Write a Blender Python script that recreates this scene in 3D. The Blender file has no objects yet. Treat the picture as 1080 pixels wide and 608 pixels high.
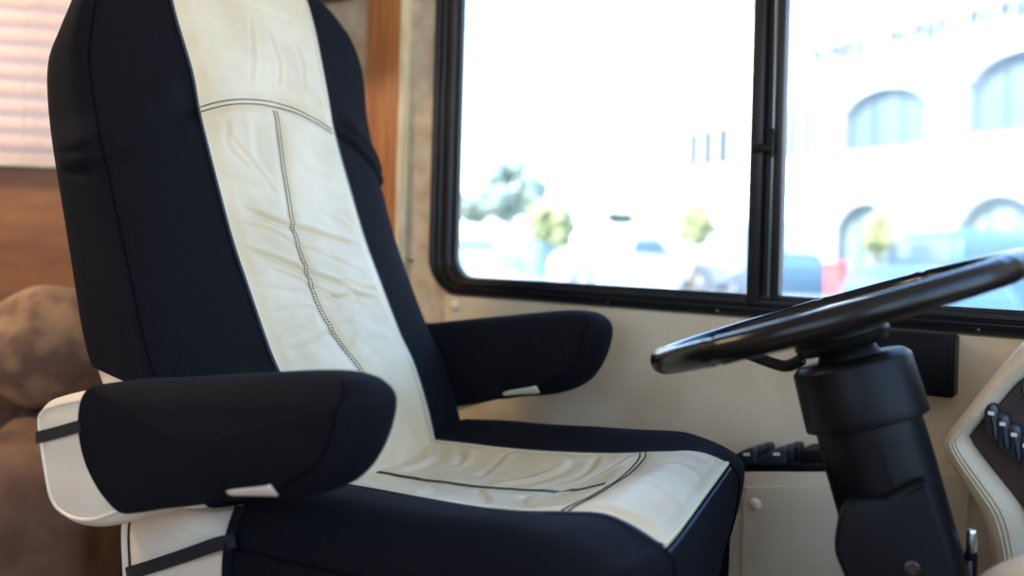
import bpy, bmesh, math, random
from math import sin, cos, pi, radians, sqrt, exp
from mathutils import Vector, Matrix, noise
random.seed(7)
SC = bpy.context.scene
COL = SC.collection

# ------------------------------------------------------------------ helpers
def link(name, verts, faces, mat=None, parent=None, smooth=True, sharp=None):
    me = bpy.data.meshes.new(name)
    me.from_pydata([tuple(v) for v in verts], [], faces)
    bm = bmesh.new(); bm.from_mesh(me)
    bmesh.ops.recalc_face_normals(bm, faces=bm.faces)
    bm.to_mesh(me); bm.free()
    for p in me.polygons: p.use_smooth = smooth
    if smooth and sharp is not None: me.set_sharp_from_angle(angle=radians(sharp))
    o = bpy.data.objects.new(name, me); COL.objects.link(o)
    if mat: me.materials.append(mat)
    if parent: o.parent = parent
    return o

class MB:
    """collects shapes that make up ONE part"""
    def __init__(s): s.v = []; s.f = []
    def add(s, v, f, M=None):
        n = len(s.v)
        s.v += [(M @ Vector(p)) if M else Vector(p) for p in v]
        s.f += [[i+n for i in q] for q in f]
        return s
    def box(s, a, b, r=0.0, seg=3, M=None):
        bm = bmesh.new(); bmesh.ops.create_cube(bm, size=1)
        for v in bm.verts: v.co = Vector([a[i]+(b[i]-a[i])*(v.co[i]+.5) for i in range(3)])
        if r > 0: bmesh.ops.bevel(bm, geom=bm.edges[:], offset=r, segments=seg, profile=.5, affect='EDGES')
        bm.verts.index_update()
        s.add([v.co.copy() for v in bm.verts], [[v.index for v in f.verts] for f in bm.faces], M); bm.free(); return s
    def tube(s, pts, r, n=8, closed=False, caps=True, M=None, flat=None):
        pts = [Vector(p) for p in pts]; N = len(pts); vs = []; fs = []
        up = None
        for i in range(N):
            a = pts[i-1] if (i > 0 or closed) else pts[0]; b = pts[(i+1) % N] if (i < N-1 or closed) else pts[-1]
            t = (b-a).normalized()
            if up is None: up = Vector((0, 0, 1)) if abs(t.z) < .9 else Vector((1, 0, 0))
            e1 = (up - t*up.dot(t))
            if e1.length < 1e-6: e1 = t.orthogonal()
            e1.normalize(); e2 = t.cross(e1); up = e1
            rr = r(i/(N-1)) if callable(r) else r
            fl = flat or 1
            for k in range(n):
                w = 2*pi*k/n; vs.append(pts[i] + e1*cos(w)*rr*fl + e2*sin(w)*rr)
        for i in range(N if closed else N-1):
            j = (i+1) % N
            for k in range(n):
                fs.append([i*n+k, i*n+(k+1) % n, j*n+(k+1) % n, j*n+k])
        if caps and not closed:
            fs.append(list(range(n))[::-1]); fs.append([(N-1)*n+k for k in range(n)])
        return s.add(vs, fs, M)
    def lathe(s, prof, n=48, M=None, cap=True):
        """profile of (radius, z) about local z"""
        vs = []; fs = []
        for (r, z) in prof:
            for k in range(n): vs.append((r*cos(2*pi*k/n), r*sin(2*pi*k/n), z))
        for i in range(len(prof)-1):
            for k in range(n): fs.append([i*n+k, i*n+(k+1) % n, (i+1)*n+(k+1) % n, (i+1)*n+k])
        if cap:
            fs.append(list(range(n))[::-1]); fs.append([(len(prof)-1)*n+k for k in range(n)])
        return s.add(vs, fs, M)
    def prism(s, poly, y0, y1, bev=.004, M=None, seg=3):
        """outline in (x,z) pushed from y0 to y1 with rounded rims"""
        def inset(p, d):
            out = []; N = len(p)
            A = sum(p[i][0]*p[(i+1) % N][1]-p[(i+1) % N][0]*p[i][1] for i in range(N))
            sg = 1 if A > 0 else -1
            for i in range(N):
                a = Vector(p[i-1]); b = Vector(p[i]); c = Vector(p[(i+1) % N])
                t1 = (b-a).normalized(); t2 = (c-b).normalized()
                n1 = Vector((-t1.y, t1.x))*sg; n2 = Vector((-t2.y, t2.x))*sg
                m = n1+n2
                if m.length < 1e-5: m = n1
                m.normalize(); q = max(.35, m.dot(n1))
                out.append(tuple(b+m*d/q))
            return out
        rings = []
        h = abs(y1-y0); sy = 1 if y1 > y0 else -1; bev = min(bev, h*.49)
        for k in range(seg+1):
            w = pi/2*k/seg; rings.append((inset(poly, bev*(1-sin(w))), y0+sy*bev*(1-cos(w))))
        for k in range(seg, -1, -1):
            w = pi/2*k/seg; rings.append((inset(poly, bev*(1-sin(w))), y1-sy*bev*(1-cos(w))))
        N = len(poly); vs = []; fs = []
        for p, y in rings: vs += [(q[0], y, q[1]) for q in p]
        for i in range(len(rings)-1):
            for k in range(N): fs.append([i*N+k, i*N+(k+1) % N, (i+1)*N+(k+1) % N, (i+1)*N+k])
        fs.append(list(range(N))[::-1]); fs.append([(len(rings)-1)*N+k for k in range(N)])
        return s.add(vs, fs, M)
    def build(s, name, mat=None, parent=None, smooth=True, sharp=35):
        return link(name, s.v, s.f, mat, parent, smooth, sharp)

def tag(o, label=None, cat=None, group=None, kind=None):
    if label: o['label'] = label
    if cat: o['category'] = cat
    if group: o['group'] = group
    if kind: o['kind'] = kind
    return o
def empty(name, loc=(0, 0, 0), rz=0, **k):
    o = bpy.data.objects.new(name, None); COL.objects.link(o)
    o.location = loc; o.rotation_euler = (0, 0, rz); o.empty_display_size = .1
    return tag(o, **k)
def copy_tree(o, parent=None):
    c = o.copy(); COL.objects.link(c)
    if parent: c.parent = parent
    for ch in list(o.children): copy_tree(ch, c)
    return c
def spline(pts, n, closed=False):
    """Catmull-Rom through points of any dimension, n samples per span"""
    P = [Vector(p) for p in pts]; N = len(P); out = []
    for i in range(N if closed else N-1):
        p1 = P[i]; p2 = P[(i+1) % N]
        p0 = P[i-1] if (i > 0 or closed) else p1*2-p2
        p3 = P[(i+2) % N] if (i+2 < N or closed) else p2*2-p1
        for k in range(n):
            t = k/n
            out.append(.5*((2*p1)+(p2-p0)*t+(2*p0-5*p1+4*p2-p3)*t*t+(3*p1-p0-3*p2+p3)*t**3))
    if not closed: out.append(P[-1])
    return out
def interp(x, tab):
    if x <= tab[0][0]: return tab[0][1]
    for i in range(len(tab)-1):
        x0, y0 = tab[i]; x1, y1 = tab[i+1]
        if x <= x1:
            # cubic with finite-difference slopes
            def sl(j):
                a = tab[max(0, j-1)]; b = tab[min(len(tab)-1, j+1)]
                return (b[1]-a[1])/(b[0]-a[0])
            t = (x-x0)/(x1-x0); h = x1-x0; m0 = sl(i)*h; m1 = sl(i+1)*h
            return (2*t**3-3*t*t+1)*y0+(t**3-2*t*t+t)*m0+(-2*t**3+3*t*t)*y1+(t**3-t*t)*m1
    return tab[-1][1]
def sstep(a, b, x):
    t = max(0, min(1, (x-a)/(b-a))); return t*t*(3-2*t)
def gridmesh(name, nu, nv, f, mat, parent, wrap=False):
    vs = []; fs = []
    for j in range(nv+1):
        for i in range(nu if wrap else nu+1):
            vs.append(f(i/nu, j/nv))
    W = nu if wrap else nu+1
    for j in range(nv):
        for i in range(nu):
            i2 = (i+1) % W
            fs.append([j*W+i, j*W+i2, (j+1)*W+i2, (j+1)*W+i])
    return link(name, vs, fs, mat, parent)

# ------------------------------------------------------------------ materials
def lin(c):
    f = lambda u: (u/255/12.92) if u/255 <= .04045 else ((u/255+.055)/1.055)**2.4
    return tuple(f(u) for u in c)
def mat(name, c, rough=.6, c2=None, scale=20, detail=4, bump=0, bscale=None, metal=0, spec=.5, stretch=None,
        contrast=(.35, .65), sheen=0, sheen_tint=None, coat=0, tex='noise', transl=0):
    m = bpy.data.materials.new(name); m.use_nodes = True
    nt = m.node_tree; N = nt.nodes; L = nt.links
    b = N['Principled BSDF']
    b.inputs['Roughness'].default_value = rough; b.inputs['Metallic'].default_value = metal
    b.inputs['Specular IOR Level'].default_value = spec
    if sheen:
        b.inputs['Sheen Weight'].default_value = sheen; b.inputs['Sheen Roughness'].default_value = .5
        if sheen_tint: b.inputs['Sheen Tint'].default_value = (*sheen_tint, 1)
    if coat: b.inputs['Coat Weight'].default_value = coat; b.inputs['Coat Roughness'].default_value = .15
    tc = N.new('ShaderNodeTexCoord'); mp = N.new('ShaderNodeMapping'); L.new(tc.outputs['Object'], mp.inputs['Vector'])
    if stretch: mp.inputs['Scale'].default_value = stretch
    if c2:
        if tex == 'voronoi':
            t = N.new('ShaderNodeTexVoronoi'); t.inputs['Scale'].default_value = scale; out = t.outputs['Distance']
        else:
            t = N.new('ShaderNodeTexNoise'); t.inputs['Scale'].default_value = scale; t.inputs['Detail'].default_value = detail
            out = t.outputs['Fac']
        L.new(mp.outputs['Vector'], t.inputs['Vector'])
        r = N.new('ShaderNodeValToRGB')
        r.color_ramp.elements[0].position = contrast[0]; r.color_ramp.elements[1].position = contrast[1]
        r.color_ramp.elements[0].color = (*c, 1); r.color_ramp.elements[1].color = (*c2, 1)
        L.new(out, r.inputs['Fac']); L.new(r.outputs['Color'], b.inputs['Base Color'])
    else:
        b.inputs['Base Color'].default_value = (*c, 1)
    if bump:
        t = N.new('ShaderNodeTexNoise'); t.inputs['Scale'].default_value = bscale or scale*3; t.inputs['Detail'].default_value = 3
        L.new(mp.outputs['Vector'], t.inputs['Vector'])
        bp = N.new('ShaderNodeBump'); bp.inputs['Strength'].default_value = bump; bp.inputs['Distance'].default_value = .002
        L.new(t.outputs['Fac'], bp.inputs['Height']); L.new(bp.outputs['Normal'], b.inputs['Normal'])
    if transl: b.inputs['Transmission Weight'].default_value = 0; b.inputs['Subsurface Weight'].default_value = 0
    return m

M = {}
M['neoprene'] = mat('neoprene', (.0058, .0055, .0072), .8, c2=(.0082, .0078, .0100), scale=300, bump=.25, bscale=900, spec=.06,
                    sheen=.018, sheen_tint=(.35, .5, 1))
M['leather'] = mat('cream_leather', lin((222, 209, 180)), .42, c2=lin((208, 191, 156)), scale=9, detail=5, bump=.25, bscale=55, spec=.5)
M['leather_seat'] = mat('cream_leather_side', lin((240, 229, 208)), .5, c2=lin((230, 216, 192)), scale=9, bump=.15, bscale=120)
M['piping'] = mat('cream_piping', lin((228, 214, 180)), .5)
M['dark_thread'] = mat('dark_thread', (.035, .03, .028), .8)
M['navy_piping'] = mat('navy_piping', (.02, .035, .06), .5)
M['pale_thread'] = mat('pale_thread', lin((150, 165, 175)), .7)
M['seam'] = mat('dark_seam', (.004, .004, .005), .9, spec=.03)
M['webbing'] = mat('black_webbing', (.012, .012, .016), .8, bump=.4, bscale=700)
M['tan_inside'] = mat('tan_lining', lin((214, 186, 140)), .6)
M['panel'] = mat('cream_vinyl_panel', lin((217, 204, 178)), .6, c2=lin((192, 173, 142)), scale=5, detail=6, bump=.25, bscale=260, contrast=(.38, .72))
M['lower_panel'] = mat('cream_lower_panel', lin((214, 200, 176)), .5, c2=lin((202, 186, 160)), scale=6, bump=.15, bscale=260)
M['button'] = mat('cream_plastic_cap', lin((226, 216, 194)), .35)
M['dark_screw'] = mat('dark_screw', lin((72, 58, 58)), .35, metal=.7)
M['screw'] = mat('screw_steel', lin((150, 145, 135)), .35, metal=.8)
M['wallpaper'] = mat('mottled_wallpaper', lin((214, 203, 182)), .75, c2=lin((186, 171, 146)), scale=26, detail=6, bump=.25, bscale=60, contrast=(.4, .68))
M['plastic'] = mat('black_plastic', (.0025, .0025, .0035), .38, c2=(.004, .004, .0055), scale=60, bump=.12, bscale=900, spec=.16)
M['plastic_matte'] = mat('black_plastic_matte', (.004, .004, .0055), .5, bump=.1, bscale=700, spec=.16)
M['rim'] = mat('black_rim_urethane', (.003, .003, .004), .22, spec=.36, bump=.06, bscale=400)
M['gloss'] = mat('black_gloss', (.01, .012, .018), .12, spec=.7)
M['frame'] = mat('black_aluminium_frame', (.006, .0065, .009), .38, spec=.4)
M['bright'] = mat('worn_aluminium', lin((120, 135, 145)), .3, metal=.9)
M['chrome'] = mat('chrome', (.75, .8, .85), .12, metal=1)
M['grey_shaft'] = mat('grey_shaft', lin((120, 112, 116)), .4)
M['white_print'] = mat('white_print', lin((205, 205, 200)), .6)
M['dash'] = mat('dash_vinyl', lin((206, 188, 160)), .5, c2=lin((196, 177, 148)), scale=12, bump=.2, bscale=300)
M['dash_dark'] = mat('dash_dark_inlay', lin((62, 48, 46)), .5)
M['rocker'] = mat('rocker_navy_black', (.018, .02, .03), .35, spec=.6)
M['white_panel'] = mat('white_plastic', lin((225, 225, 222)), .5)
M['dark_wood'] = mat('dark_cabinet_wood', lin((58, 34, 22)), .45, c2=lin((82, 48, 30)), scale=5, stretch=(1, 8, 8))
def wood(name, a, b, scale=6, stretch=(9, 9, .6), rough=.4):
    return mat(name, lin(a), rough, c2=lin(b), scale=scale, detail=6, stretch=stretch, contrast=(.3, .72), bump=.1, bscale=30)
M['oak'] = wood('orange_oak', (162, 98, 54), (204, 142, 90), scale=14, stretch=(6, 6, .35))
M['raw_wood'] = mat('raw_cream_edge', lin((240, 230, 200)), .7, c2=lin((226, 206, 166)), scale=60, stretch=(1, 1, .3))
M['wood_wall'] = wood('brown_panelling', (132, 82, 38), (170, 114, 62), scale=4, stretch=(1.2, 4, 5))
M['sofa'] = mat('sofa_fabric', lin((80, 58, 46)), .9, c2=lin((122, 92, 74)), scale=11, detail=3, contrast=(.35, .65))
M['pillow'] = mat('pillow_fabric', lin((118, 90, 76)), .9, c2=lin((164, 134, 104)), scale=16, detail=2, contrast=(.4, .62))
M['carpet'] = mat('carpet', lin((120, 100, 84)), .95, c2=lin((96, 80, 66)), scale=80, bump=.5, bscale=300)
M['ceiling'] = mat('ceiling_fabric', lin((222, 212, 196)), .9)
M['wall_plain'] = mat('beige_wall', lin((206, 192, 168)), .8)
# outside
M['asphalt'] = mat('pale_asphalt', (.30, .30, .30), .9, c2=(.38, .38, .37), scale=.6)
M['stucco'] = mat('white_stucco', (.56, .56, .55), .9, c2=(.60, .60, .59), scale=2)
M['bframe_shade'] = mat('building_frame_and_shade', (.10, .14, .15), .6)
M['bwin_mid'] = mat('building_glass_pale', (.15, .20, .22), .5, spec=.3)
M['bwin'] = mat('building_glass', (.02, .035, .045), .5, spec=.15)
M['bwin_pale'] = mat('building_glass_curtained', (.25, .30, .31), .5, spec=.3)
M['letters'] = mat('sign_letters', (.12, .15, .17), .6)
M['car_white'] = mat('car_white', (.55, .56, .57), .35)
M['car_blue'] = mat('car_blue', (.05, .13, .21), .4, coat=.2)
M['car_teal'] = mat('car_teal', (.07, .14, .19), .4, coat=.2)
M['car_navy'] = mat('car_navy', (.04, .08, .11), .4, coat=.2)
M['car_pale'] = mat('car_pale_green', (.30, .38, .38), .4)
M['car_glass'] = mat('car_glass', (.08, .14, .18), .15)
M['tyre'] = mat('tyre', (.06, .065, .07), .8)
M['hub'] = mat('wheel_disc', (.5, .5, .52), .35, metal=.5)
M['red'] = mat('red_paint', (.62, .10, .09), .5)
M['bush'] = mat('yellow_green_leaves', (.26, .27, .12), .8, c2=(.36, .37, .18), scale=5)
M['dkgreen'] = mat('dark_leaves', (.04, .07, .06), .8, c2=(.08, .12, .1), scale=5)
M['grgreen'] = mat('grey_green_leaves', (.20, .25, .19), .8, c2=(.29, .34, .26), scale=3)
M['bark'] = mat('bark', (.2, .15, .11), .9)
M['bin'] = mat('bin_green', (.2, .33, .35), .5)

# glass: thin pane, mostly clear with a faint gloss
gm = bpy.data.materials.new('window_glass'); gm.use_nodes = True
nt = gm.node_tree; nt.nodes.remove(nt.nodes['Principled BSDF'])
tr = nt.nodes.new('ShaderNodeBsdfTransparent'); gl = nt.nodes.new('ShaderNodeBsdfGlossy'); mx = nt.nodes.new('ShaderNodeMixShader')
fr = nt.nodes.new('ShaderNodeFresnel'); fr.inputs['IOR'].default_value = 1.3
gl.inputs['Roughness'].default_value = .02; tr.inputs['Color'].default_value = (.95, .97, .97, 1)
nt.links.new(fr.outputs[0], mx.inputs[0]); nt.links.new(tr.outputs[0], mx.inputs[1]); nt.links.new(gl.outputs[0], mx.inputs[2])
nt.links.new(mx.outputs[0], nt.nodes['Material Output'].inputs['Surface'])
M['glass'] = gm
# blind slats: thin translucent vinyl
bm_ = bpy.data.materials.new('blind_slat'); bm_.use_nodes = True
nt = bm_.node_tree; nt.nodes.remove(nt.nodes['Principled BSDF'])
df = nt.nodes.new('ShaderNodeBsdfDiffuse'); tl = nt.nodes.new('ShaderNodeBsdfTranslucent'); mx = nt.nodes.new('ShaderNodeMixShader')
df.inputs['Color'].default_value = (*lin((232, 206, 190)), 1); tl.inputs['Color'].default_value = (*lin((236, 205, 190)), 1); mx.inputs[0].default_value = .35
nt.links.new(df.outputs[0], mx.inputs[1]); nt.links.new(tl.outputs[0], mx.inputs[2]); nt.links.new(mx.outputs[0], nt.nodes['Material Output'].inputs['Surface'])
M['slat'] = bm_

# ------------------------------------------------------------------ camera
TH = radians(35); RHO = .028
cam = bpy.data.cameras.new('camera'); co = bpy.data.objects.new('camera', cam); COL.objects.link(co); SC.camera = co
d = Vector((-sin(TH), cos(TH), 0)); r = Vector((cos(TH), sin(TH), 0)); U = Vector((0, 0, 1))
cxv = r*cos(RHO)+U*sin(RHO); cyv = U*cos(RHO)-r*sin(RHO)
R3 = Matrix((cxv, cyv, -d)).transposed()
co.matrix_world = Matrix.Translation((0, -1.45, .90)) @ R3.to_4x4()
cam.sensor_width = 36; cam.lens = 1000*36/1080; cam.shift_y = -(304-248)/1080
cam.clip_start = .02; cam.clip_end = 500
cam.dof.use_dof = True; cam.dof.focus_distance = 1.20; cam.dof.aperture_fstop = 1.9; cam.dof.aperture_blades = 7

# ------------------------------------------------------------------ the vehicle shell
def wall_with_holes(name, xs, zs, holes, y0, y1, m, axis='y'):
    mb = MB()
    for i in range(len(xs)-1):
        for j in range(len(zs)-1):
            cxm = (xs[i]+xs[i+1])/2; czm = (zs[j]+zs[j+1])/2
            if any(h[0] < cxm < h[1] and h[2] < czm < h[3] for h in holes): continue
            if axis == 'y': mb.box((xs[i], y0, zs[j]), (xs[i+1], y1, zs[j+1]))
            else: mb.box((y0, xs[i], zs[j]), (y1, xs[i+1], zs[j+1]))
    o = mb.build(name, m, smooth=False); tag(o, kind='structure'); return o
W1 = (-1.19, .16, .797, 1.60)
wall_with_holes('wall_left', [-1.965, W1[0], W1[1], .95], [0, W1[2], W1[3], 1.98], [W1], 0, .05, M['wallpaper'])
# behind the seat the side wall turns inwards across the rear corner
CA = Matrix.Translation((-1.94, 0, 0)) @ Matrix.Rotation(radians(50), 4, 'Z')      # local -x runs along the corner wall, +y is outside
W2 = (-1.55, -.12, 1.035, 1.62)
o = wall_with_holes('wall_rear', [-3.25, W2[0], W2[1], .02], [0, W2[2], W2[3], 1.98], [W2], 0, .05, M['wall_plain']); o.matrix_world = CA
wall_with_holes('wall_right', [-4.6, -.95, .35, .95], [0, .9, 1.55, 1.98], [(-.95, .35, .9, 1.55)], -2.45, -2.40, M['wall_plain'])
wall_with_holes('wall_front', [-2.45, -2.34, -1.25, -1.19, -.06, .05], [0, .80, 1.80, 1.98], [(-2.34, -1.25, .8, 1.8), (-1.19, -.06, .8, 1.8)], .90, .95, M['wall_plain'], 'x')
tag(MB().box((-4.65, -2.45, -.06), (.95, .05, 0)).build('floor', M['carpet'], smooth=False), kind='structure')
tag(MB().box((-4.65, -2.45, 1.98), (.95, .05, 2.03)).build('ceiling', M['ceiling'], smooth=False), kind='structure')

# wood panelling of the living area under the blinds
mb = MB()
x = -3.2
while x < -.03:
    mb.box((x, -.02, .0), (min(x+.62, -.02)-.004, -.001, 1.030), .002, 1); x += .62
t1 = mb.build('trim_1', M['wood_wall']); tag(t1, kind='structure'); t1.matrix_world = CA
# orange oak board with a raw cream front edge
tr2 = MB().box((-1.379, -.022, .0), (-1.2885, -.001, 1.97), .002, 2).build('trim_2', M['oak']); tag(tr2, kind='structure')
pts = []
mb = MB()
random.seed(3)
N = 60
vs = []; fs = []
for k in range(N+1):
    z = 1.97*k/N; e = -1.2775+random.uniform(-.0012, .0012)
    vs += [(-1.2885, -.001, z), (-1.2885, -.0215, z), (e, -.0205, z), (e, -.001, z)]
for k in range(N):
    for q in range(4): fs.append([k*4+q, k*4+(q+1) % 4, k*4+4+(q+1) % 4, k*4+4+q])
fs += [[0, 1, 2, 3], [N*4, N*4+1, N*4+2, N*4+3]]
MB().add(vs, fs).build('raw_edge', M['raw_wood'], tr2, sharp=40)

# ------------------------------------------------------------------ driver's window
win = empty('window_1', (0, 0, 0), kind='structure')
def rrect(x0, x1, z0, z1, rad, n=8):
    out = []
    for (cx_, cz_, a0) in ((x1-rad, z1-rad, 0), (x0+rad, z1-rad, 90), (x0+rad, z0+rad, 180), (x1-rad, z0+rad, 270)):
        for k in range(n+1):
            a = radians(a0+90*k/n); out.append((cx_+rad*cos(a), cz_+rad*sin(a)))
    return out
prof = [(0, 0), (0, -.010), (.06, -.014), (.20, -.015), (.26, -.009), (.30, -.009), (.36, -.014), (.46, -.014), (.52, -.007), (.57, -.007),
        (.63, -.012), (.78, -.011), (.84, -.004), (.90, -.004), (1.0, -.002), (1.0, .010)]
FX, FZ = .061, .036
vs = []; fs = []
ring0 = None
for (q, y) in prof:
    rr = rrect(-1.208+FX*q, .18-FX*q, .781+FZ*q, 1.615-FZ*q, .075-.035*q)
    vs += [(p[0], y, p[1]) for p in rr]; n = len(rr)
for i in range(len(prof)-1):
    for k in range(n): fs.append([i*n+k, i*n+(k+1) % n, (i+1)*n+(k+1) % n, (i+1)*n+k])
fr_ = MB().add(vs, fs).build('window_frame', M['frame'], win, sharp=30)
mb = MB()
for xx in (-1.0, -.80, -.60, -.45, -.22):
    mb.lathe([(.0035, 0), (.0035, .0012), (.0015, .0018)], 12, Matrix.Translation((xx, -.0145, .787)) @ Matrix.Rotation(pi/2, 4, 'X'))
mb.build('frame_screw', M['gloss'], fr_)
# centre post: fixed stile, sliding stile, bright track between
post = MB()
post.box((-.5535, -.012, .80), (-.5330, .016, 1.60), .002, 2)
post.box((-.5330, .004, .80), (-.5160, .018, 1.60), .001, 1)
post.box((-.5170, -.006, .80), (-.5045, .018, 1.60), .002, 2)
post = post.build('window_post', M['frame'], win)
MB().box((-.5225, -.004, .80), (-.5180, .010, 1.60), .0012, 2).build('track_strip', M['bright'], post)
lt = MB().box((-.5480, -.022, 1.040), (-.5170, -.010, 1.053), .002, 2)
lt.tube([(-.5165, -.018, 1.032), (-.5165, -.018, 1.073)], .0028, 10)
lt.lathe([(.001, 0), (.0042, .002), (.0045, .008), (.001, .011)], 12, Matrix.Translation((-.5165, -.018, 1.066)))
lt.build('window_latch', M['plastic'], win)
gp = MB().box((-1.19, .010, .797), (-.54, .013, 1.60)).build('glass_pane', M['glass'], win, smooth=False)
gp = MB().box((-.512, .013, .797), (.16, .016, 1.60)).build('glass_pane', M['glass'], win, smooth=False)

# ------------------------------------------------------------------ upper wall panel + console
pan = MB().prism([(-1.166, .30), (-1.166, .779), (.60, .779), (.60, .30)], -.001, -.010, .004).build('trim_3', M['panel']); tag(pan, kind='structure')
def capscrew(x, y, z, r, name, m, parent):
    MB().lathe([(r, 0), (r, .0015), (r*.85, .0035), (r*.5, .005), (r*.05, .0055)], 20,
               Matrix.Translation((x, y, z)) @ Matrix.Rotation(pi/2, 4, 'X')).build(name, m, parent)
capscrew(-1.138, -.010, .760, .0105, 'screw_cap', M['button'], pan)
sc_ = MB().lathe([(.006, 0), (.006, .002), (.003, .0035)], 12, Matrix.Translation((-1.262, 0, .845)) @ Matrix.Rotation(pi/2, 4, 'X')).build('wall_screw', M['screw'])
tag(sc_, 'small steel screw in the mottled wall beside the window corner', 'screw')
# slanting console ledge under the panel, rising towards the dashboard
TA = .165
zt = lambda x: .556+TA*(x+.518)
con = MB().prism([(-.620, 0), (-.620, zt(-.62)), (.10, zt(.10)), (.10, 0)], -.010, -.080, .010).build('trim_4', M['lower_panel']); tag(con, kind='structure')
zp = lambda x: .533+.20*(x+.52)
pl = MB().prism(spline([(-.522, .02), (-.522, .30), (-.522, .50), (-.519, zp(-.519)-.003), (-.510, zp(-.510)), (-.40, zp(-.40)), (-.30, zp(-.30)),
                         (-.22, zp(-.22)), (-.215, .50), (-.215, .02)], 4, True), -.080, -.0845, .002).build('trim_5', M['lower_panel']); tag(pl, kind='structure')
capscrew(-.502, -.0845, .511, .0088, 'screw_cap', M['button'], pl)

# switch tray on the ledge
ry = Matrix.Rotation(-math.atan(TA), 4, 'Y')
TM = Matrix.Translation((-.475, -.045, zt(-.475))) @ ry
tray = empty('switch_tray', (0, 0, 0), label='black tray of rocker switches on the cream ledge below the side window', cat='switch panel')
MB().box((-.075, -.033, -.001), (.128, .034, .012), .003, 2, TM).build('tray_base', M['plastic'], tray)
MB().box((.036, -.031, .010), (.124, .033, .029), .003, 2, TM).build('tray_cover', M['plastic_matte'], tray)
for gx in (-.050, -.004):
    for k in range(3):
        y = -.024+.021*k; x0 = gx+.004*k
        poly = spline([(x0-.023, .010), (x0-.020, .018), (x0, .029), (x0+.016, .034), (x0+.023, .030), (x0+.022, .019), (x0+.018, .010)], 4, True)
        sw = MB().prism(poly, y-.0098, y+.0098, .002, TM).build('rocker_switch', M['rocker'], tray)
        MB().box((x0+.004, y-.0106, .0225), (x0+.014, y-.0094, .027), 0, 1, TM).build('switch_symbol', M['white_print'], sw)
mb = MB()
for (ex, ez) in ((.075, .0), (.105, .0), (.09, .0)):
    mb.box((ex, -.0285, .014), (ex+.008, -.0265, .022), .0006, 1, TM)
mb.tube([TM @ Vector(p) for p in ((.07, -.0275, .0215), (.09, -.0275, .0235), (.115, -.0275, .0215))], .0012, 6)
mb.build('cover_emblem', M['gloss'], tray)

# dark box on the panel under the window
bx = empty('control_box', (0, 0, 0), label='black square box fixed to the cream panel beneath the window frame behind the steering column', cat='box')
MB().box((-.40, -.048, .694), (-.243, -.0105, .779), .004, 3).build('box_body', M['plastic'], bx)
MB().box((-.392, -.0505, .702), (-.251, -.0475, .771), .0015, 2).build('box_lid', M['plastic_matte'], bx)

# ------------------------------------------------------------------ driver's seat (local: x forward, y to the wall, z up)
seat = empty('driver_seat', (-.95, -.49, 0), radians(4),
             label='cream and black leather driver seat with two armrests facing the steering wheel', cat='seat')
SF = [(.50, .085), (.55, .072), (.596, .055), (.64, .040), (.70, .014), (.74, -.012), (.82, -.055), (.88, -.086), (.94, -.112), (1.06, -.160), (1.18, -.197),
      (1.24, -.216), (1.29, -.238), (1.342, -.280)]
ZT = 1.342
TH_ = [(.50, .20), (.70, .225), (.80, .22), (.97, .20), (1.06, .182), (1.117, .160), (1.155, .120), (1.195, .084), (1.25, .066), (1.30, .054), (1.342, .03)]
def back_w(z):
    q = max(0, (z-1.02)/(ZT-1.02))
    return (.285+.007*sstep(.9, .7, z))*(max(0, 1-q**3.7))**(1/2.2)
SEAMZ = lambda l: 1.085-1.5*l*l
def back_pt(u, z, out=0.0, n=3.1):
    """u in [0,1): 0 = wall side, .25 = front, .5 = near side, .75 = rear"""
    a = 2*pi*u; c = cos(a); s = sin(a)
    w = back_w(z); f = interp(z, SF); t = interp(z, TH_); hd = t/2
    sg = lambda v, e: math.copysign(abs(v)**e, v)
    l = w*sg(c, 2/n); x = (f-hd)+hd*sg(s, 2/n)
    nl = (c/w if w > 1e-6 else 0); nx = s/max(hd, 1e-6)
    L_ = math.hypot(nl, nx) or 1
    o = out
    if s > -.2:                                  # sewn seam and the pillow above it, front and sides
        dz = z-SEAMZ(l)
        k = sstep(-.2, .2, s)
        side = sstep(.150, .19, abs(l))
        o += k*(-.006*exp(-(dz/.007)**2) + .010*exp(-((dz-.030)/.03)**2)*side + .003*sstep(0, .06, dz))
        o += k*side*(-.0035)*exp(-((dz-.026)/.006)**2)
    return Vector((x+o*nx/L_, l+o*nl/L_+.007*sstep(.74, .92, z), z))
zs = [.575+(.96-.575)*k/60 for k in range(60)]+[.96+.16*k/80 for k in range(80)]+[1.12+.205*k/36 for k in range(37)]+[1.329, 1.333, 1.336, 1.339, 1.3405, 1.3415]
NU = 160
vs = []; fs = []
for z in zs:
    for i in range(NU):
        u = i/NU
        zz = z
        if z < .78:
            s_ = sin(2*pi*u)
            lowz = .575 if s_ > .55 else .575+(.700-.575)*sstep(.55, .10, s_)+.022*sstep(.25, -.10, s_)
            zz = lowz+(z-.575)/(.78-.575)*(.78-lowz)
        vs.append(back_pt(u, zz))
for j in range(len(zs)-1):
    for i in range(NU): fs.append([j*NU+i, j*NU+(i+1) % NU, (j+1)*NU+(i+1) % NU, (j+1)*NU+i])
fs.append([(len(zs)-1)*NU+i for i in range(NU)]); fs.append(list(range(NU))[::-1])
back = MB().add(vs, fs).build('backrest', M['neoprene'], seat, sharp=60)

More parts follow.
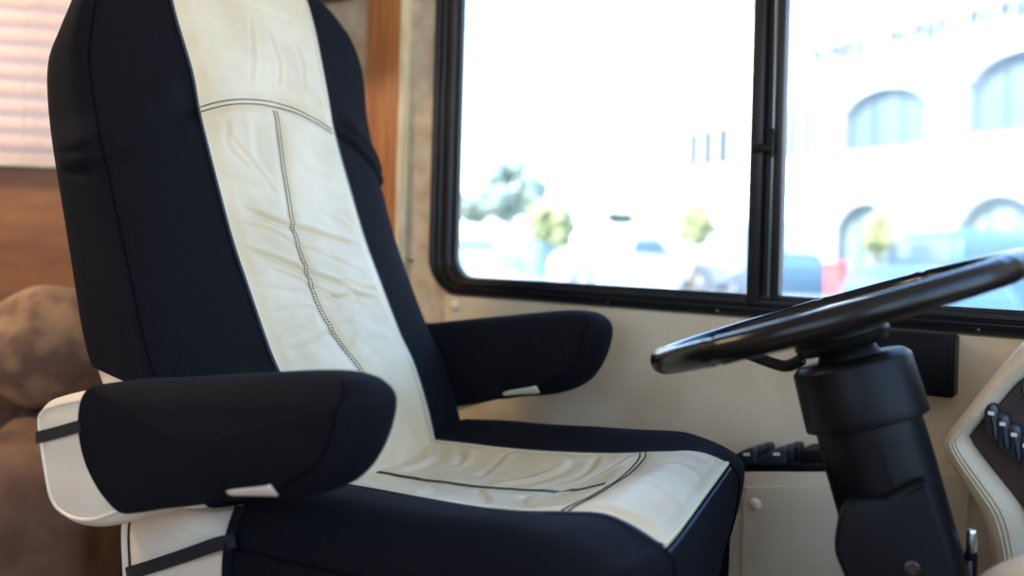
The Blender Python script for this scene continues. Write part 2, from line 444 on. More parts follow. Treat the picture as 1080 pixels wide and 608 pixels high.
# front cream panel of the backrest: mapped by (l, z) on the front face
def front_x(l, z):
    w = back_w(z); f = interp(z, SF); hd = interp(z, TH_)/2
    q = min(1, abs(l)/max(w, 1e-4)); return (f-hd)+hd*(1-q**3.1)**(1/3.1)
def seglist(lines):
    out = []
    for ln, amp, wd in lines:
        p = spline([(a, b) for a, b in ln], 6)
        out.append((p, amp, wd))
    return out
def ridge(l, z, segs):
    tot = 0
    q = Vector((l, z))
    for p, amp, wd in segs:
        best = 9; bt = 0; side = 0
        for i in range(len(p)-1):
            a = p[i]; b = p[i+1]; ab = b-a
            t = max(0, min(1, (q-a).dot(ab)/max(ab.length_squared, 1e-12)))
            dv = q-(a+ab*t); dd = dv.length
            if dd < best: best = dd; bt = (i+t)/(len(p)-1); side = math.copysign(1, ab.x*dv.y-ab.y*dv.x)
            if dd > .25: break
        if best < wd*4:
            fade = sstep(0, .15, bt)*sstep(1, .85, bt) if amp != 99 else 1
            tot += amp*fade*(exp(-(best/wd)**2) - .55*exp(-((best*1.0-wd*1.4)/wd)**2)*(side > 0))
    return tot
BW = seglist([
    ([(-.139, .874), (-.078, .856), (-.021, .836), (.043, .817), (.073, .801), (.124, .792)], -.0042, .0048),
    ([(-.111, .926), (-.042, .904), (.008, .896), (.055, .884), (.124, .873)], -.0040, .0048),
    ([(-.012, .795), (.034, .800), (.076, .797)], -.003, .0048),
    ([(.04, .825), (.08, .812), (.125, .806)], -.0025, .0048),
    ([(-.132, .818), (-.084, .814), (-.029, .806)], -.002, .0048),
    ([(-.136, .753), (-.072, .762), (-.030, .772)], .0025, .0055),
    ([(-.125, .735), (-.06, .742), (.0, .758), (.04, .77)], -.002, .0055),
    ([(.01, .735), (.06, .748), (.11, .742)], .002, .008),
    ([(-.012, 1.215), (-.020, 1.165), (-.036, 1.105)], -.0016, .005),
    ([(.020, 1.20), (.030, 1.15), (.020, 1.11)], -.0012, .004),
    ([(.075, 1.19), (.082, 1.15), (.075, 1.11)], -.0010, .005),
    ([(-.075, 1.225), (.0, 1.232), (.09, 1.222)], -.0010, .006),
    ([(-.128, .905), (-.07, .895), (-.01, .87), (.05, .865)], -.0016, .0035),
    ([(-.10, .846), (-.04, .826), (.02, .80), (.09, .784)], -.0018, .0035),
    ([(.0, .868), (.05, .852), (.11, .83)], -.0014, .0035),
    ([(-.12, .785), (-.06, .79), (-.02, .783)], -.0014, .0035),
    ([(-.13, .965), (-.08, .955), (-.03, .95)], -.0014, .008),
    ([(.03, .99), (.07, .975), (.12, .97)], -.0014, .008),
    ([(-.05, 1.06), (-.06, 1.0), (-.04, .96)], .0015, .008),
    ([(-.09, 1.05), (-.10, 1.01), (-.07, .98)], -.0018, .0048),
    ([(.05, .93), (.09, .915), (.12, .90)], .0015, .0048),
    ([(-.10, 1.03), (-.06, .985), (-.03, .94)], -.0014, .0048),
])
CEN = spline([(0, .56), (.012, .66), (.011, .701), (-.002, .729), (-.022, .790), (-.020, .836), (-.018, .901), (-.004, .986), (.008, 1.05), (.010, 1.084)], 10)
def cen_l(z): return interp(z, CEN_T)
CEN_T = [(p.y, p.x) for p in CEN[::5]]
def panel_pt(l, z, off=.0052):
    q = seat_noise(l, z)
    dc = l-cen_l(z)
    h = off+max(-.0046, .95*ridge(l, z, BW))+q+.0032*sstep(0, .06, z-SEAMZ(l))
    if z < 1.086: h += -.0035*exp(-(dc/.009)**2) + .0026*exp(-(dc/.0032)**2)
    dz = z-SEAMZ(l)
    h += -.005*exp(-(dz/.010)**2) + .0028*exp(-(dz/.0035)**2) + .003*sstep(0, .05, dz)
    edge = 1-sstep(-.022, -.002, abs(l)-top_l(z, l)); h = max(.0008, h)*edge + (.0014+.0032*sstep(0, .06, z-SEAMZ(l)))*(1-edge)
    # normal of the profile
    e = 1e-3; dx = (interp(z+e, SF)-interp(z-e, SF))/(2*e); n_ = Vector((1, 0, -dx)).normalized()
    return Vector((front_x(l, z), l, z))+n_*(h+.0012)
def seat_noise(l, z):
    return .0016*noise.noise(Vector((l*14, z*11, 3.1)))+.0007*noise.noise(Vector((l*40+z*20, z*32, 7.7)))
def top_l(z, sg): return (.1405 if sg > 0 else .1315+.016*sstep(1.08, 1.22, z))*min(1.0, back_w(z)/.19)
def pz(v): return .565+(1.340-.565)*v
panel = gridmesh('centre_panel', 120, 400, lambda u, v: panel_pt((2*u-1)*top_l(pz(v), 2*u-1), pz(v)), M['leather'], back)
panel['label'] = 'cream leather centre panel'
def dashes(name, path, mtl, parent, r=.0009, step=.0045, gap=.38):
    mb = MB(); acc = 0; cur = [path[0]]
    L_ = [0]
    for a, b in zip(path[:-1], path[1:]): L_.append(L_[-1]+(b-a).length)
    def at(s):
        for i in range(len(L_)-1):
            if s <= L_[i+1]:
                t = (s-L_[i])/max(L_[i+1]-L_[i], 1e-9); return path[i].lerp(path[i+1], t)
        return path[-1]
    s = 0
    while s < L_[-1]-step:
        mb.tube([at(s), at(s+step*(1-gap)*.5), at(s+step*(1-gap))], r, 5); s += step
    return mb.build(name, mtl, parent)
for off in (-.0028, .0028):
    path = [panel_pt(cen_l(z)+off, z)+Vector((.0009, 0, .0003)) for z in [.62+(1.078-.62)*k/80 for k in range(81)]]
    dashes('stitching', path, M['dark_thread'], panel, .0009)
for off in (-.0033, .0033):
    path = [panel_pt(l, SEAMZ(l)+off)+Vector((.0009, 0, .0003)) for l in [-.131+.271*k/50 for k in range(51)]]
    dashes('stitching', path, M['dark_thread'], panel, .0009)
# edge piping along both long borders of the panel
for sgn, nm, mt in ((1, 'piping', M['navy_piping']), (-1, 'piping', M['navy_piping'])):
    path = []
    for k in range(121):
        z = .575+(1.335-.575)*k/120; l = sgn*(top_l(z, sgn)+.0012)
        path.append(Vector((front_x(l, z)+.0014+.0030*sstep(0, .06, z-SEAMZ(l)), l, z)))
    MB().tube(path, .0019, 8).build(nm, mt, back)
path = []
for k in range(121):
    z = .60+(1.29-.60)*k/120; l = (top_l(z, 1)+.0055); path.append(Vector((front_x(l, z)+.0006, l, z)))
dashes('topstitch', path, M['pale_thread'], back, .0007, .004, .25)
# side seam of the black cover, near and far
for sgn in (1, -1):
    path = []
    for k in range(100):
        z = .62+(1.25-.62)*k/99; u = (.06 if sgn > 0 else .44)
        path.append(back_pt(u, z, .0006))
    MB().tube(path, .0013, 6).build('cover_seam', M['seam'], back)
# cream shell of the backrest showing below the cover
vs = []; fs = []
for j in range(14):
    z = .575+(.755-.575)*j/13
    for i in range(64): vs.append(back_pt(i/64, z, -.005))
for j in range(13):
    for i in range(64): fs.append([j*64+i, j*64+(i+1) % 64, (j+1)*64+(i+1) % 64, (j+1)*64+i])
fs.append(list(range(64))); 
sh = MB().add(vs, fs).build('back_shell', M['leather_seat'], back); sh['label'] = 'cream leather lower backrest'

# --- cushion
BASE = [(-.10, .583), (0, .587), (.05, .587), (.10, .589), (.25, .595), (.35, .603), (.43, .616), (.47, .621), (.50, .615), (.53, .603)]
def sfront(l): return .520-.105*l-.040*(min(1, abs(l)/.285))**7
ZB = .385
def cush_z(l, s):
    b = interp(s, BASE)+.045*max(-.15, min(.15, l))*sstep(.15, .40, s)-.006*sstep(.14, .22, l)*sstep(.25, .40, s)-.022*sstep(.17, .27, l)*sstep(.40, .51, s); a = abs(l)
    b -= .019*max(0, 1-(l/.14)**2)*sstep(.47, .33, s)
    bol = .023*sstep(.13, .215, a)*(1-.75*sstep(.36, .52, s))*(.75+.25*sstep(0, .15, s))
    # sides fall away
    e = max(0, (a-.225)/.06)
    fall = .055*(1-sqrt(max(0, 1-min(1, e)**2.4)))
    return b+bol-fall
HALF = [-.285+.57*k/96 for k in range(97)]
def cush_section(v, nose):
    """returns points around: near bottom, near side, top, wall side, bottom"""
    pass
vs = []; fs = []
ss = [-.06+.06*k/6 for k in range(6)]+[k/60 for k in range(61)]   # second list: fraction to front edge
rows = []
for q in range(61): rows.append(('b', q/60))
for h in (.985, .955, .92, .87, .80, .7, .6, .5, .4, .3, .2, .1, .0): rows.append(('c', h))
NOSE = [(0, -.030), (.2, -.022), (.5, -.004), (.7, .008), (.8, .012), (.9, .014), (.95, .012), (1, 0)]
for kind, q in rows:
    row = []
    def P(l):
        sf = sfront(l)
        if kind == 'a': s = q; h = 1
        elif kind == 'b':
            s0 = .048+.042*sstep(-.16, -.25, l); s = s0+(sf-s0)*q; h = 1
        else: s = sf+interp(q, NOSE); h = q
        z = cush_z(l, min(s, sf) if kind != 'c' else sf)
        return s, ZB+(z-ZB)*h, h
    for side in (-1,):
        for k in range(8):
            s, z, h = P(-.285); zz = ZB+(z-ZB)*k/8
            row.append(Vector((s, -.285-.008*sin(pi*k/8)*h, zz)))
    for l in HALF:
        s, z, h = P(l); row.append(Vector((s, l, z)))
    for k in range(7, -1, -1):
        s, z, h = P(.285); zz = ZB+(z-ZB)*k/8
        row.append(Vector((s, .285+.008*sin(pi*k/8)*h, zz)))
    rows_n = len(row); vs += row
nr = len(rows); W_ = rows_n
for j in range(nr-1):
    for i in range(W_-1): fs.append([j*W_+i, j*W_+i+1, (j+1)*W_+i+1, (j+1)*W_+i])
    fs.append([j*W_+W_-1, j*W_, (j+1)*W_, (j+1)*W_+W_-1])
fs.append(list(range(W_))); fs.append([(nr-1)*W_+i for i in range(W_)])
cush = MB().add(vs, fs).build('seat_cushion', M['neoprene'], seat, sharp=60)
SWR = seglist([
    ([(.10, .13), (.14, .09), (.15, .05)], -.003, .007), ([(.19, .13), (.20, .08), (.21, .02)], -.002, .007),
    ([(.27, .135), (.30, .09), (.28, .04), (.24, .0)], .003, .008), ([(.33, .135), (.34, .07), (.30, .0)], -.003, .007),
    ([(.38, .13), (.36, .05), (.33, -.03)], -.003, .006), ([(.24, -.03), (.28, -.07), (.31, -.12)], -.003, .007),
    ([(.16, -.04), (.20, -.08), (.22, -.13)], .0025, .008), ([(.31, -.03), (.34, -.08), (.38, -.12)], -.0025, .007),
    ([(.06, .12), (.10, .06), (.09, .0)], .003, .01), ([(.43, .12), (.47, .11), (.50, .10)], -.0012, .007),
    ([(.44, -.02), (.49, -.03), (.53, -.05)], -.0012, .007), ([(.45, .05), (.49, .05), (.52, .03)], .001, .008),
])
ARC = spline([(.379, .184), (.392, .14), (.407, .096), (.417, .002), (.421, -.07), (.422, -.145)], 10)
ARC_T = sorted([(p.y, p.x) for p in ARC[::4]])
SCEN = spline([(.02, -.01), (.073, -.011), (.159, -.018), (.278, -.006), (.336, .004), (.415, .006)], 10)
SC_T = [(p.x, p.y) for p in SCEN[::5]]
def cpanel(l, s, sf):
    h = .0022+.0016*noise.noise(Vector((l*16, s*14, 1.1)))+ridge(s, l, SWR)+.0007*noise.noise(Vector((l*45, s*40, 5)))
    xa = interp(l, ARC_T); ds = s-xa
    if s < xa:
        dc = l-interp(s, SC_T); h += -.003*exp(-(dc/.008)**2)+.0024*exp(-(dc/.003)**2)
    h += -.004*exp(-(ds/.010)**2)+.0026*exp(-(ds/.0035)**2)+.002*sstep(-.02, .02, ds)
    edge = (1-sstep(.118, .138, abs(l)))*(1-sstep(sf-.012, sf-.001, s))
    h = max(.0008, h+.0022)*edge+.001*(1-edge)
    return Vector((s, l, cush_z(l, s)+h+.0013))
PWS = .139
def cp(u, v):
    l = (2*u-1)*PWS; sf = sfront(l)-.0005; s = .0+(sf)*v; return cpanel(l, s, sf)
cpan = gridmesh('centre_panel', 90, 190, cp, M['leather'], cush); cpan['label'] = 'cream leather centre panel'
dashes('stitching', [cpanel(interp(s, SC_T)+.0026, s, .6)+Vector((0, 0, .001)) for s in [.03+(.405-.03)*k/60 for k in range(61)]], M['dark_thread'], cpan, .001)
dashes('stitching', [cpanel(interp(s, SC_T)-.0026, s, .6)+Vector((0, 0, .001)) for s in [.03+(.405-.03)*k/60 for k in range(61)]], M['dark_thread'], cpan, .001)
for of in (-.004, .004):
    dashes('stitching', [cpanel(l, interp(l, ARC_T)+of, .6)+Vector((0, 0, .001)) for l in [-.136+.272*k/50 for k in range(51)]], M['dark_thread'], cpan, .001)
for sgn in (1, -1):
    path = [Vector((s*sfront(sgn*.1405), sgn*.1405, cush_z(sgn*.1405, s*sfront(sgn*.1405))+.0012)) for s in [k/80 for k in range(81)]]
    MB().tube(path, .0018, 8).build('piping', M['navy_piping'], cush)
path = []
for k in range(41):
    l = -.141+.282*k/40; s = sfront(l)+.001; path.append(Vector((s, l, cush_z(l, s-.001)+.0008)))
MB().tube(path, .0024, 8).build('piping', M['piping'], cush)['label'] = 'cream front piping'
path = []
for k in range(41):
    l = -.141+.282*k/40; s = sfront(l)+.005; path.append(Vector((s, l, cush_z(l, sfront(l))-.0055)))
MB().tube(path, .0018, 8).build('piping', M['navy_piping'], cush)
# corner and side seams of the cover
for sgn in (-1, 1):
    path = []
    for h in [1, .985, .955, .92, .87, .8, .7, .6, .5, .4]:
        l = sgn*(.145+.055*(1-h)); sf = sfront(l); path.append(Vector((sf+interp(h, NOSE)+.0008, l, ZB+(cush_z(l, sf)-ZB)*h)))
    MB().tube(path, .0012, 6).build('cover_seam', M['seam'], cush)
path = [Vector((s, -.2925, .548+.03*s)) for s in [.10+(.47-.10)*k/50 for k in range(51)]]
dashes('cover_seam', path, M['seam'], cush, .0013, .005, .3)

# cream seat base showing behind the cover, with strap and pedestal
base = MB().prism(spline([(-.094, .36), (-.098, .45), (-.106, .535), (-.08, .562), (0, .570), (.20, .566), (.40, .566), (.43, .53), (.43, .42), (.41, .36), (.2, .345)], 6, True),
                  -.276, .276, .018).build('seat_base', M['leather_seat'], seat); base['label'] = 'cream leather seat side'
MB().tube(spline([(-.094, -.274, .37), (-.098, -.276, .46), (-.106, -.274, .538), (-.08, -.271, .564)], 8), .0036, 8).build('piping', M['leather_seat'], base)
def ribbon(mb, path, w, t, nrm):
    vs = []; fs = []
    for i, p in enumerate(path):
        a = path[max(0, i-1)]; b = path[min(len(path)-1, i+1)]; tt = (b-a).normalized(); nn = Vector(nrm(i)).normalized(); e = tt.cross(nn).normalized()
        vs += [p-e*w/2, p+e*w/2, p+e*w/2+nn*t, p-e*w/2+nn*t]
    for i in range(len(path)-1):
        for q in range(4): fs.append([i*4+q, i*4+(q+1) % 4, i*4+4+(q+1) % 4, i*4+4+q])
    fs += [[0, 1, 2, 3], [len(path)*4-4+q for q in range(4)]]
    return mb.add(vs, fs)
path = spline([(-.104, -.262, .474), (-.094, -.277, .479), (-.05, -.278, .497), (.02, -.282, .527), (.07, -.291, .549), (.105, -.2955, .562)], 6)
ribbon(MB(), path, .0155, .0018, lambda i: (0, -1, 0)).build('strap', M['webbing'], seat, sharp=40)['label'] = 'black strap under the near armrest'
path = spline([(.091, -.276, .592), (.091, -.289, .56), (.091, -.2925, .52), (.091, -.288, .45)], 6)
MB().tube(path, .006, 8).build('cover_hem', M['neoprene'], cush)
pd = MB(); pd.box((-.02, -.17, .02), (.34, .17, .36), .03, 4); pd.box((-.08, -.22, 0.0), (.42, .22, .03), .01, 3)
pd.build('pedestal', M['plastic_matte'], seat)

# --- armrests
OUT = [(-.159, .668), (-.150, .688), (-.125, .699), (-.059, .715), (.05, .732), (.157, .747), (.230, .757), (.275, .760), (.303, .755), (.317, .737), (.310, .702), (.292, .671), (.267, .652),
       (.227, .639), (.155, .627), (.06, .597), (.004, .576), (-.050, .561), (-.095, .560), (-.128, .576), (-.146, .618)]
def resample(poly, n):
    L_ = [0]
    P = poly+[poly[0]]
    for a, b in zip(P[:-1], P[1:]): L_.append(L_[-1]+(Vector(b)-Vector(a)).length)
    out = []
    for k in range(n):
        s = L_[-1]*k/n
        for i in range(len(L_)-1):
            if s <= L_[i+1]:
                t = (s-L_[i])/max(1e-9, L_[i+1]-L_[i]); out.append(Vector(P[i]).lerp(Vector(P[i+1]), t)); break
    return out
def inset(poly, dd):
    out = []; n = len(poly)
    A = sum(poly[i].x*poly[(i+1) % n].y-poly[(i+1) % n].x*poly[i].y for i in range(n)); sg = 1 if A > 0 else -1
    for i in range(n):
        t = (poly[(i+2) % n]-poly[i-2]).normalized(); out.append(poly[i]+Vector((-t.y, t.x))*sg*dd)
    return out
def round_r(p):
    """how far the rim is rounded: full round along the top and nose, tighter at the rear"""
    return .016+.026*sstep(-.07, .06, p.x)*(1 if p.y > .66 else .55+.45*sstep(.15, .28, p.x))
def armrest(l0, l1, ds, dz, kz=1):
    """l0 = face turned to the camera side of the seat, l1 = the other face (local y)"""
    OUTL = [(p[0], .76+(p[1]-.76)*kz) for p in OUT]
    arm_poly = resample([tuple(p) for p in spline(OUTL, 8, True)], 150)
    mid = (l0+l1)/2
    def shell(poly, inflate, rr, dome=.004):
        h = abs(l1-l0)/2+inflate; vs = []; fs = []; n = len(poly)
        nb = inset(poly, 1.0); nrm = [(nb[i]-poly[i]) for i in range(n)]
        for _ in range(3): nrm = [(nrm[i-1]+nrm[i]*2+nrm[(i+1) % n]).normalized() for i in range(n)]
        for _ in range(4): rr = [(rr[i-1]+rr[i]*2+rr[(i+1) % n])/4 for i in range(n)]
        K = 8; rings = []
        for sd in (-1, 1):
            ks = range(K+1) if sd < 0 else range(K, -1, -1)
            for k in ks:
                w = pi/2*k/K
                rings.append([Vector((poly[i].x+nrm[i].x*(rr[i]*(1-sin(w))-inflate)+ds, mid+sd*(h-rr[i]*(1-cos(w))), poly[i].y+nrm[i].y*(rr[i]*(1-sin(w))-inflate)+dz)) for i in range(n)])
        for q in rings: vs += q
        for j in range(len(rings)-1):
            for i in range(n): fs.append([j*n+i, j*n+(i+1) % n, (j+1)*n+(i+1) % n, (j+1)*n+i])
        for j, sg in ((0, -1), (len(rings)-1, 1)):
            c = sum((v for v in vs[j*n:(j+1)*n]), Vector())/n
            prev = [j*n+i for i in range(n)]
            for f_ in (.8, .55, .3):
                st = len(vs)
                for i in range(n):
                    v = vs[j*n+i]; p = c.lerp(v, f_); p.y = v.y+sg*dome*(1-f_*f_); vs.append(p)
                cur = [st+i for i in range(n)]
                for i in range(n): fs.append([prev[i], prev[(i+1) % n], cur[(i+1) % n], cur[i]])
                prev = cur
            cc = c.copy(); cc.y += sg*dome; vs.append(cc)
            for i in range(n): fs.append([prev[i], prev[(i+1) % n], len(vs)-1])
        def surf(i, w, off=0):
            i %= n
            o_ = rr[i]*(1-sin(w))-inflate-off*sin(w)
            return Vector((poly[i].x+nrm[i].x*o_+ds, mid-(h-rr[i]*(1-cos(w))+off*cos(w)), poly[i].y+nrm[i].y*o_+dz))
        return vs, fs, surf, rr
    vs, fs, sf_, rr = shell(arm_poly, 0, [round_r(p) for p in arm_poly])
    body = MB().add(vs, fs).build('armrest', M['leather_seat'], seat, sharp=60); body['label'] = 'cream leather armrest end'
    n = len(arm_poly)
    MB().tube([sf_(i, .35, .0005) for i in range(n)], .0021, 6, True).build('piping', M['leather_seat'], body)
    # black cover: same outline grown a little, cut off behind a curved rear hem
    CUT = [Vector((p.x, .76+(p.y-.76)*kz)) for p in spline([(-.052, .718), (-.066, .706), (-.072, .685), (-.069, .660), (-.058, .636), (-.042, .617), (-.022, .602), (.002, .592), (.03, .597), (.07, .608), (.11, .6175), (.145, .627)], 6)]
    top = [p for p in spline(OUTL, 8, True)]; kq = lambda x, z: Vector((x, .76+(z-.76)*kz))
    i0 = min(range(len(top)), key=lambda i: (top[i]-kq(-.045, .7195)).length)
    i1 = min(range(len(top)), key=lambda i: (top[i]-kq(.160, .628)).length)
    fwd = [tuple(p) for p in top[i0:i1+1]]
    cov_poly = resample(fwd+[tuple(p) for p in CUT[::-1]], 190)
    hem = lambda p: min((p-c).length for c in CUT) < .006
    cov_r = [(.004 if hem(p) else round_r(p)) for p in cov_poly]
    vs, fs, sf_, rr = shell(cov_poly, .003, cov_r, .0045)
    cov = MB().add(vs, fs).build('armrest_cover', M['neoprene'], body, sharp=60); cov['label'] = 'black fabric armrest cover'
    n = len(cov_poly)
    near = lambda q: min(range(n), key=lambda i: (cov_poly[i]-kq(*q)).length)
    k0 = near((.292, .759)); k1 = near((.225, .639))
    if k1 < k0: k1 += n
    MB().tube([sf_(i, .50+.6*max(0, 1-(i-k0)/6)+.3*max(0, 1-(k1-i)/6), .0002) for i in range(k0, k1+1)], .0012, 6).build('cover_seam', M['seam'], body)
    # slot in the underside of the cover showing the cream pad
    a0, a1 = sorted((near((.160, .629)), near((.222, .638))))
    vs = []; fs = []; nw = 6
    for i in range(a0, a1+1):
        t = (i-a0)/(a1-a0); lo_, hi_ = .50+.10*t, 1.0-.12*t
        for k in range(nw+1): vs.append(sf_(i, lo_+(hi_-lo_)*k/nw*(1 if 0 < i-a0 < a1-a0 else .7), .0009))
    for i in range(a1-a0):
        for k in range(nw): fs.append([i*(nw+1)+k, i*(nw+1)+k+1, (i+1)*(nw+1)+k+1, (i+1)*(nw+1)+k])
    o = MB().add(vs, fs).build('cover_slot', M['leather_seat'], body)
    md = o.modifiers.new('thick', 'SOLIDIFY'); md.thickness = .0006
    o['label'] = 'cream pad seen through a slot in the cover'
    return body
armN = armrest(-.362, -.272, 0, 0)
path = [Vector(p) for p in [(-.158, -.335, .6475), (-.157, -.355, .648), (-.146, -.3635, .651), (-.11, -.3675, .661), (-.062, -.3685, .6755)]]
ribbon(MB(), spline(path, 5), .0135, .0016, lambda i: (-.6, -1, 0) if i < 8 else (0, -1, 0)).build('strap', M['webbing'], armN, sharp=40)
armF = armrest(.272, .362, -.065, .021, 1.08)
# pivots joining armrests to the backrest
for l0, l1 in ((-.275, -.235), (.235, .275)):
    MB().lathe([(.028, 0), (.028, abs(l1-l0))], 24, Matrix.Translation((-.13, l0, .64)) @ Matrix.Rotation(-pi/2, 4, 'X')).build('armrest_pivot', M['plastic_matte'], seat)

# ------------------------------------------------------------------ steering wheel and column
WA, WB = .3328, .207
Nn = Vector((-sin(WA)*cos(WB), -sin(WA)*sin(WB), cos(WA)))
e1 = Vector((0, 1, 0)).cross(Nn).normalized(); e2 = Nn.cross(e1)
WC = Vector((-.3067, -.3926, .8245))
WM = Matrix.Translation(WC) @ Matrix((e1, e2, Nn)).transposed().to_4x4()
sw = empty('steering_wheel', WC, label='large black bus style steering wheel on top of the column', cat='steering wheel')
sw.matrix_world = WM
RR, TR = .1945, .0134
vs = []; fs = []
NB, NS = 180, 20
for i in range(NB):
    a = 2*pi*i/NB
    bumpr = 1+.035*max(0, cos(a*24))*(.5+.5*cos(2*a))*0
    groove = 1.0
    for ga in (radians(250), radians(285), radians(200), radians(340), radians(70), radians(110)):
        dd = (a-ga+pi) % (2*pi)-pi
        groove += .07*exp(-(dd/.05)**2) - .14*exp(-(dd/.016)**2)
    tr_ = TR*groove
    for k in range(NS):
        w = 2*pi*k/NS; rr = RR+tr_*cos(w)*.96
        vs.append((rr*cos(a), rr*sin(a), tr_*sin(w)*1.05))
for i in range(NB):
    for k in range(NS): fs.append([i*NS+k, i*NS+(k+1) % NS, ((i+1) % NB)*NS+(k+1) % NS, ((i+1) % NB)*NS+k])
MB().add(vs, fs).build('rim', M['rim'], sw)
def polar(rad, a, z): return Vector((rad*cos(a), rad*sin(a), z))
for a, loop in ((radians(178), True), (radians(2), False)):
    mb = MB()
    mb.tube(spline([polar(.05, a, -.014), polar(.11, a, -.010), polar(.150, a, -.006), polar(.188, a, 0)], 6), .0085, 10, flat=.55)
    if loop: mb.tube(spline([polar(.046, a+.25, -.040), polar(.064, a+.15, -.044), polar(.078, a+.1, -.040), polar(.112, a+.02, -.020), polar(.13, a, -.010)], 5), .0052, 8, flat=1.3)
    mb.build('spoke', M['plastic_matte'], sw)
hub = MB().lathe([(.002, -.040), (.046, -.040), (.0475, -.038), (.0515, -.031), (.0520, -.029), (.0505, -.027), (.0505, -.010), (.046, -.004), (.01, -.002), (.001, -.002)], 56).build('hub', M['plastic'], sw)
MB().lathe([(.070, -.012), (.076, -.008), (.076, -.001), (.068, .004), (.04, .0075), (.001, .009)], 56).build('horn_pad', M['gloss'], sw)['label'] = 'glossy black horn pad'

scol = empty('steering_column', WC, label='thick black steering column slanting down below the wheel', cat='steering column')
N2 = (Nn+Vector((cos(TH), sin(TH), 0))*.045).normalized(); f1 = Vector((0, 1, 0)).cross(N2).normalized()
CMx = Matrix.Translation(WC+Vector((cos(TH), sin(TH), 0))*.004) @ Matrix((f1, N2.cross(f1), N2)).transposed().to_4x4() @ Matrix.Rotation(pi, 4, 'X')     # z now runs down the column
scol.matrix_world = CMx
MB().lathe([(.010, .050), (.0550, .050), (.0560, .0504), (.0622, .0560), (.0628, .0570), (.0632, .0585), (.0650, .110), (.0652, .1185), (.0647, .1200), (.0630, .1205), (.056, .1205)], 64).build('bell_housing', M['plastic'], scol)
MB().lathe([(.0555, .10), (.0565, .16), (.0560, .40), (.055, .78)], 64).build('column_tube', M['plastic'], scol)
MB().lathe([(.030, .040), (.034, .049), (.034, .06)], 32).build('column_neck', M['plastic_matte'], scol)
# clamp cover bolted to the near face of the tube
camloc = Vector((0, -1.45, .90))
ax = -N2
mid = WC+ax*.27
toc = camloc-mid; toc = (toc-ax*toc.dot(ax)).normalized(); side = toc.cross(ax).normalized()
# local frame: X across (to the right), Y towards the viewer's side, Z up the column
KX = ax.cross(toc).normalized()
if KX.dot(Vector((cos(TH), sin(TH), 0))) < 0: KX = -KX
KM = Matrix.Translation(WC) @ Matrix((KX, -toc, N2)).transposed().to_4x4()
KL = CMx.inverted() @ KM @ Matrix.Translation((.010, 0, -.010))
cl = [(-.0700, -.244), (-.0720, -.226), (-.068, -.212), (-.0545, -.186), (-.038, -.176), (-.012, -.179), (-.004, -.177), (.014, -.172), (.028, -.170), (.033, -.174), (.0345, -.212), (.035, -.272), (.033, -.290),
      (-.036, -.290), (-.040, -.272), (-.060, -.264), (-.068, -.256)]
MBc = MB().prism([tuple(p) for p in spline(cl, 4, True)], -.030, -.0705, .006, KL)
clamp = MBc.build('clamp_cover', M['plastic_matte'], scol, sharp=40)
MB().lathe([(.0075, 0), (.0075, .002), (.0055, .0028), (.005, .0012), (.001, .001)], 20, KL @ Matrix.Translation((-.004, -.0705, -.250)) @ Matrix.Rotation(pi/2, 4, 'X')).build('clamp_screw', M['dark_screw'], clamp)
path = [KL @ Vector((-.001, -.0578, -z)) for z in (.135, .16, .205)]
MB().tube(path, .0007, 6).build('mould_line', M['plastic'], scol)

# slim lever with a chrome tip beside the column
lv = empty('tilt_lever', (-.169, -.350, .5435), label='slim chrome tipped lever standing beside the steering column', cat='lever')
LM = Matrix.Identity(4)
MB().lathe([(.0062, -.20), (.0062, -.012), (.0066, .0), (.0066, .034), (.0058, .037), (.001, .0375)], 24, LM).build('lever_shaft', M['plastic'], lv)
MB().lathe([(.0052, .037), (.0055, .039), (.0055, .0575), (.0045, .060), (.001, .0605)], 24, LM).build('lever_tip', M['chrome'], lv)['label'] = 'chrome tip'
MB().box((-.0022, -.0070, -.005), (.0022, -.0058, .028), .0005, 1, LM).build('lever_stripe', M['grey_shaft'], lv)

# ------------------------------------------------------------------ dashboard wing at the right
dash = empty('dashboard', (-.10, -.10, 0), label='cream padded dashboard end with a dark inlay of rocker switches beyond the wheel', cat='dashboard')
DT = Matrix.Translation((.10, .10, 0))
outer = spline([(.30, 1.02), (.10, .955), (-.02, .895), (-.100, .842), (-.145, .793), (-.184, .737), (-.214, .690), (-.230, .664), (-.2325, .650), (-.224, .632), (-.190, .580), (-.178, .542), (-.173, .506), (-.172, .44), (-.175, .30)], 6)
inner = spline([(.30, .955), (.10, .895), (.0, .852), (-.08, .802), (-.144, .748), (-.173, .709), (-.198, .676), (-.203, .668), (-.199, .660), (-.184, .640), (-.163, .615), (-.143, .588), (-.132, .545), (-.128, .506), (-.125, .44), (-.12, .30)], 6)
no = 90
def rs(p, n):
    L_ = [0]
    for a, b in zip(p[:-1], p[1:]): L_.append(L_[-1]+(b-a).length)
    out = []
    for k in range(n+1):
        s = L_[-1]*k/n
        for i in range(len(L_)-1):
            if s <= L_[i+1]+1e-9:
                out.append(p[i].lerp(p[i+1], (s-L_[i])/max(1e-9, L_[i+1]-L_[i]))); break
    return out
# padded rim: matched points by parameter (kept in order so both pass through the corner)
op = [o_ for o_ in outer]; ip_ = rs(inner, len(op)-1)
ci = min(range(len(op)), key=lambda i: op[i].x); ii = min(range(len(inner)), key=lambda i: inner[i].x)
ip_ = rs(inner[:ii+1], ci)+rs(inner[ii:], len(op)-1-ci)[1:]
op = rs(outer[:ci+1], ci)+rs(outer[ci:], len(op)-1-ci)[1:]
vs = []; fs = []
cr = [(0, 0, -.012), (0, 0, -.15), (.02, 0, -.166), (.10, 0, -.179), (.25, 0, -.187), (.45, 0, -.189), (.62, 0, -.186), (.78, 0, -.181), (.92, 0, -.176), (1.0, 0, -.168), (1.0, 0, -.150)]
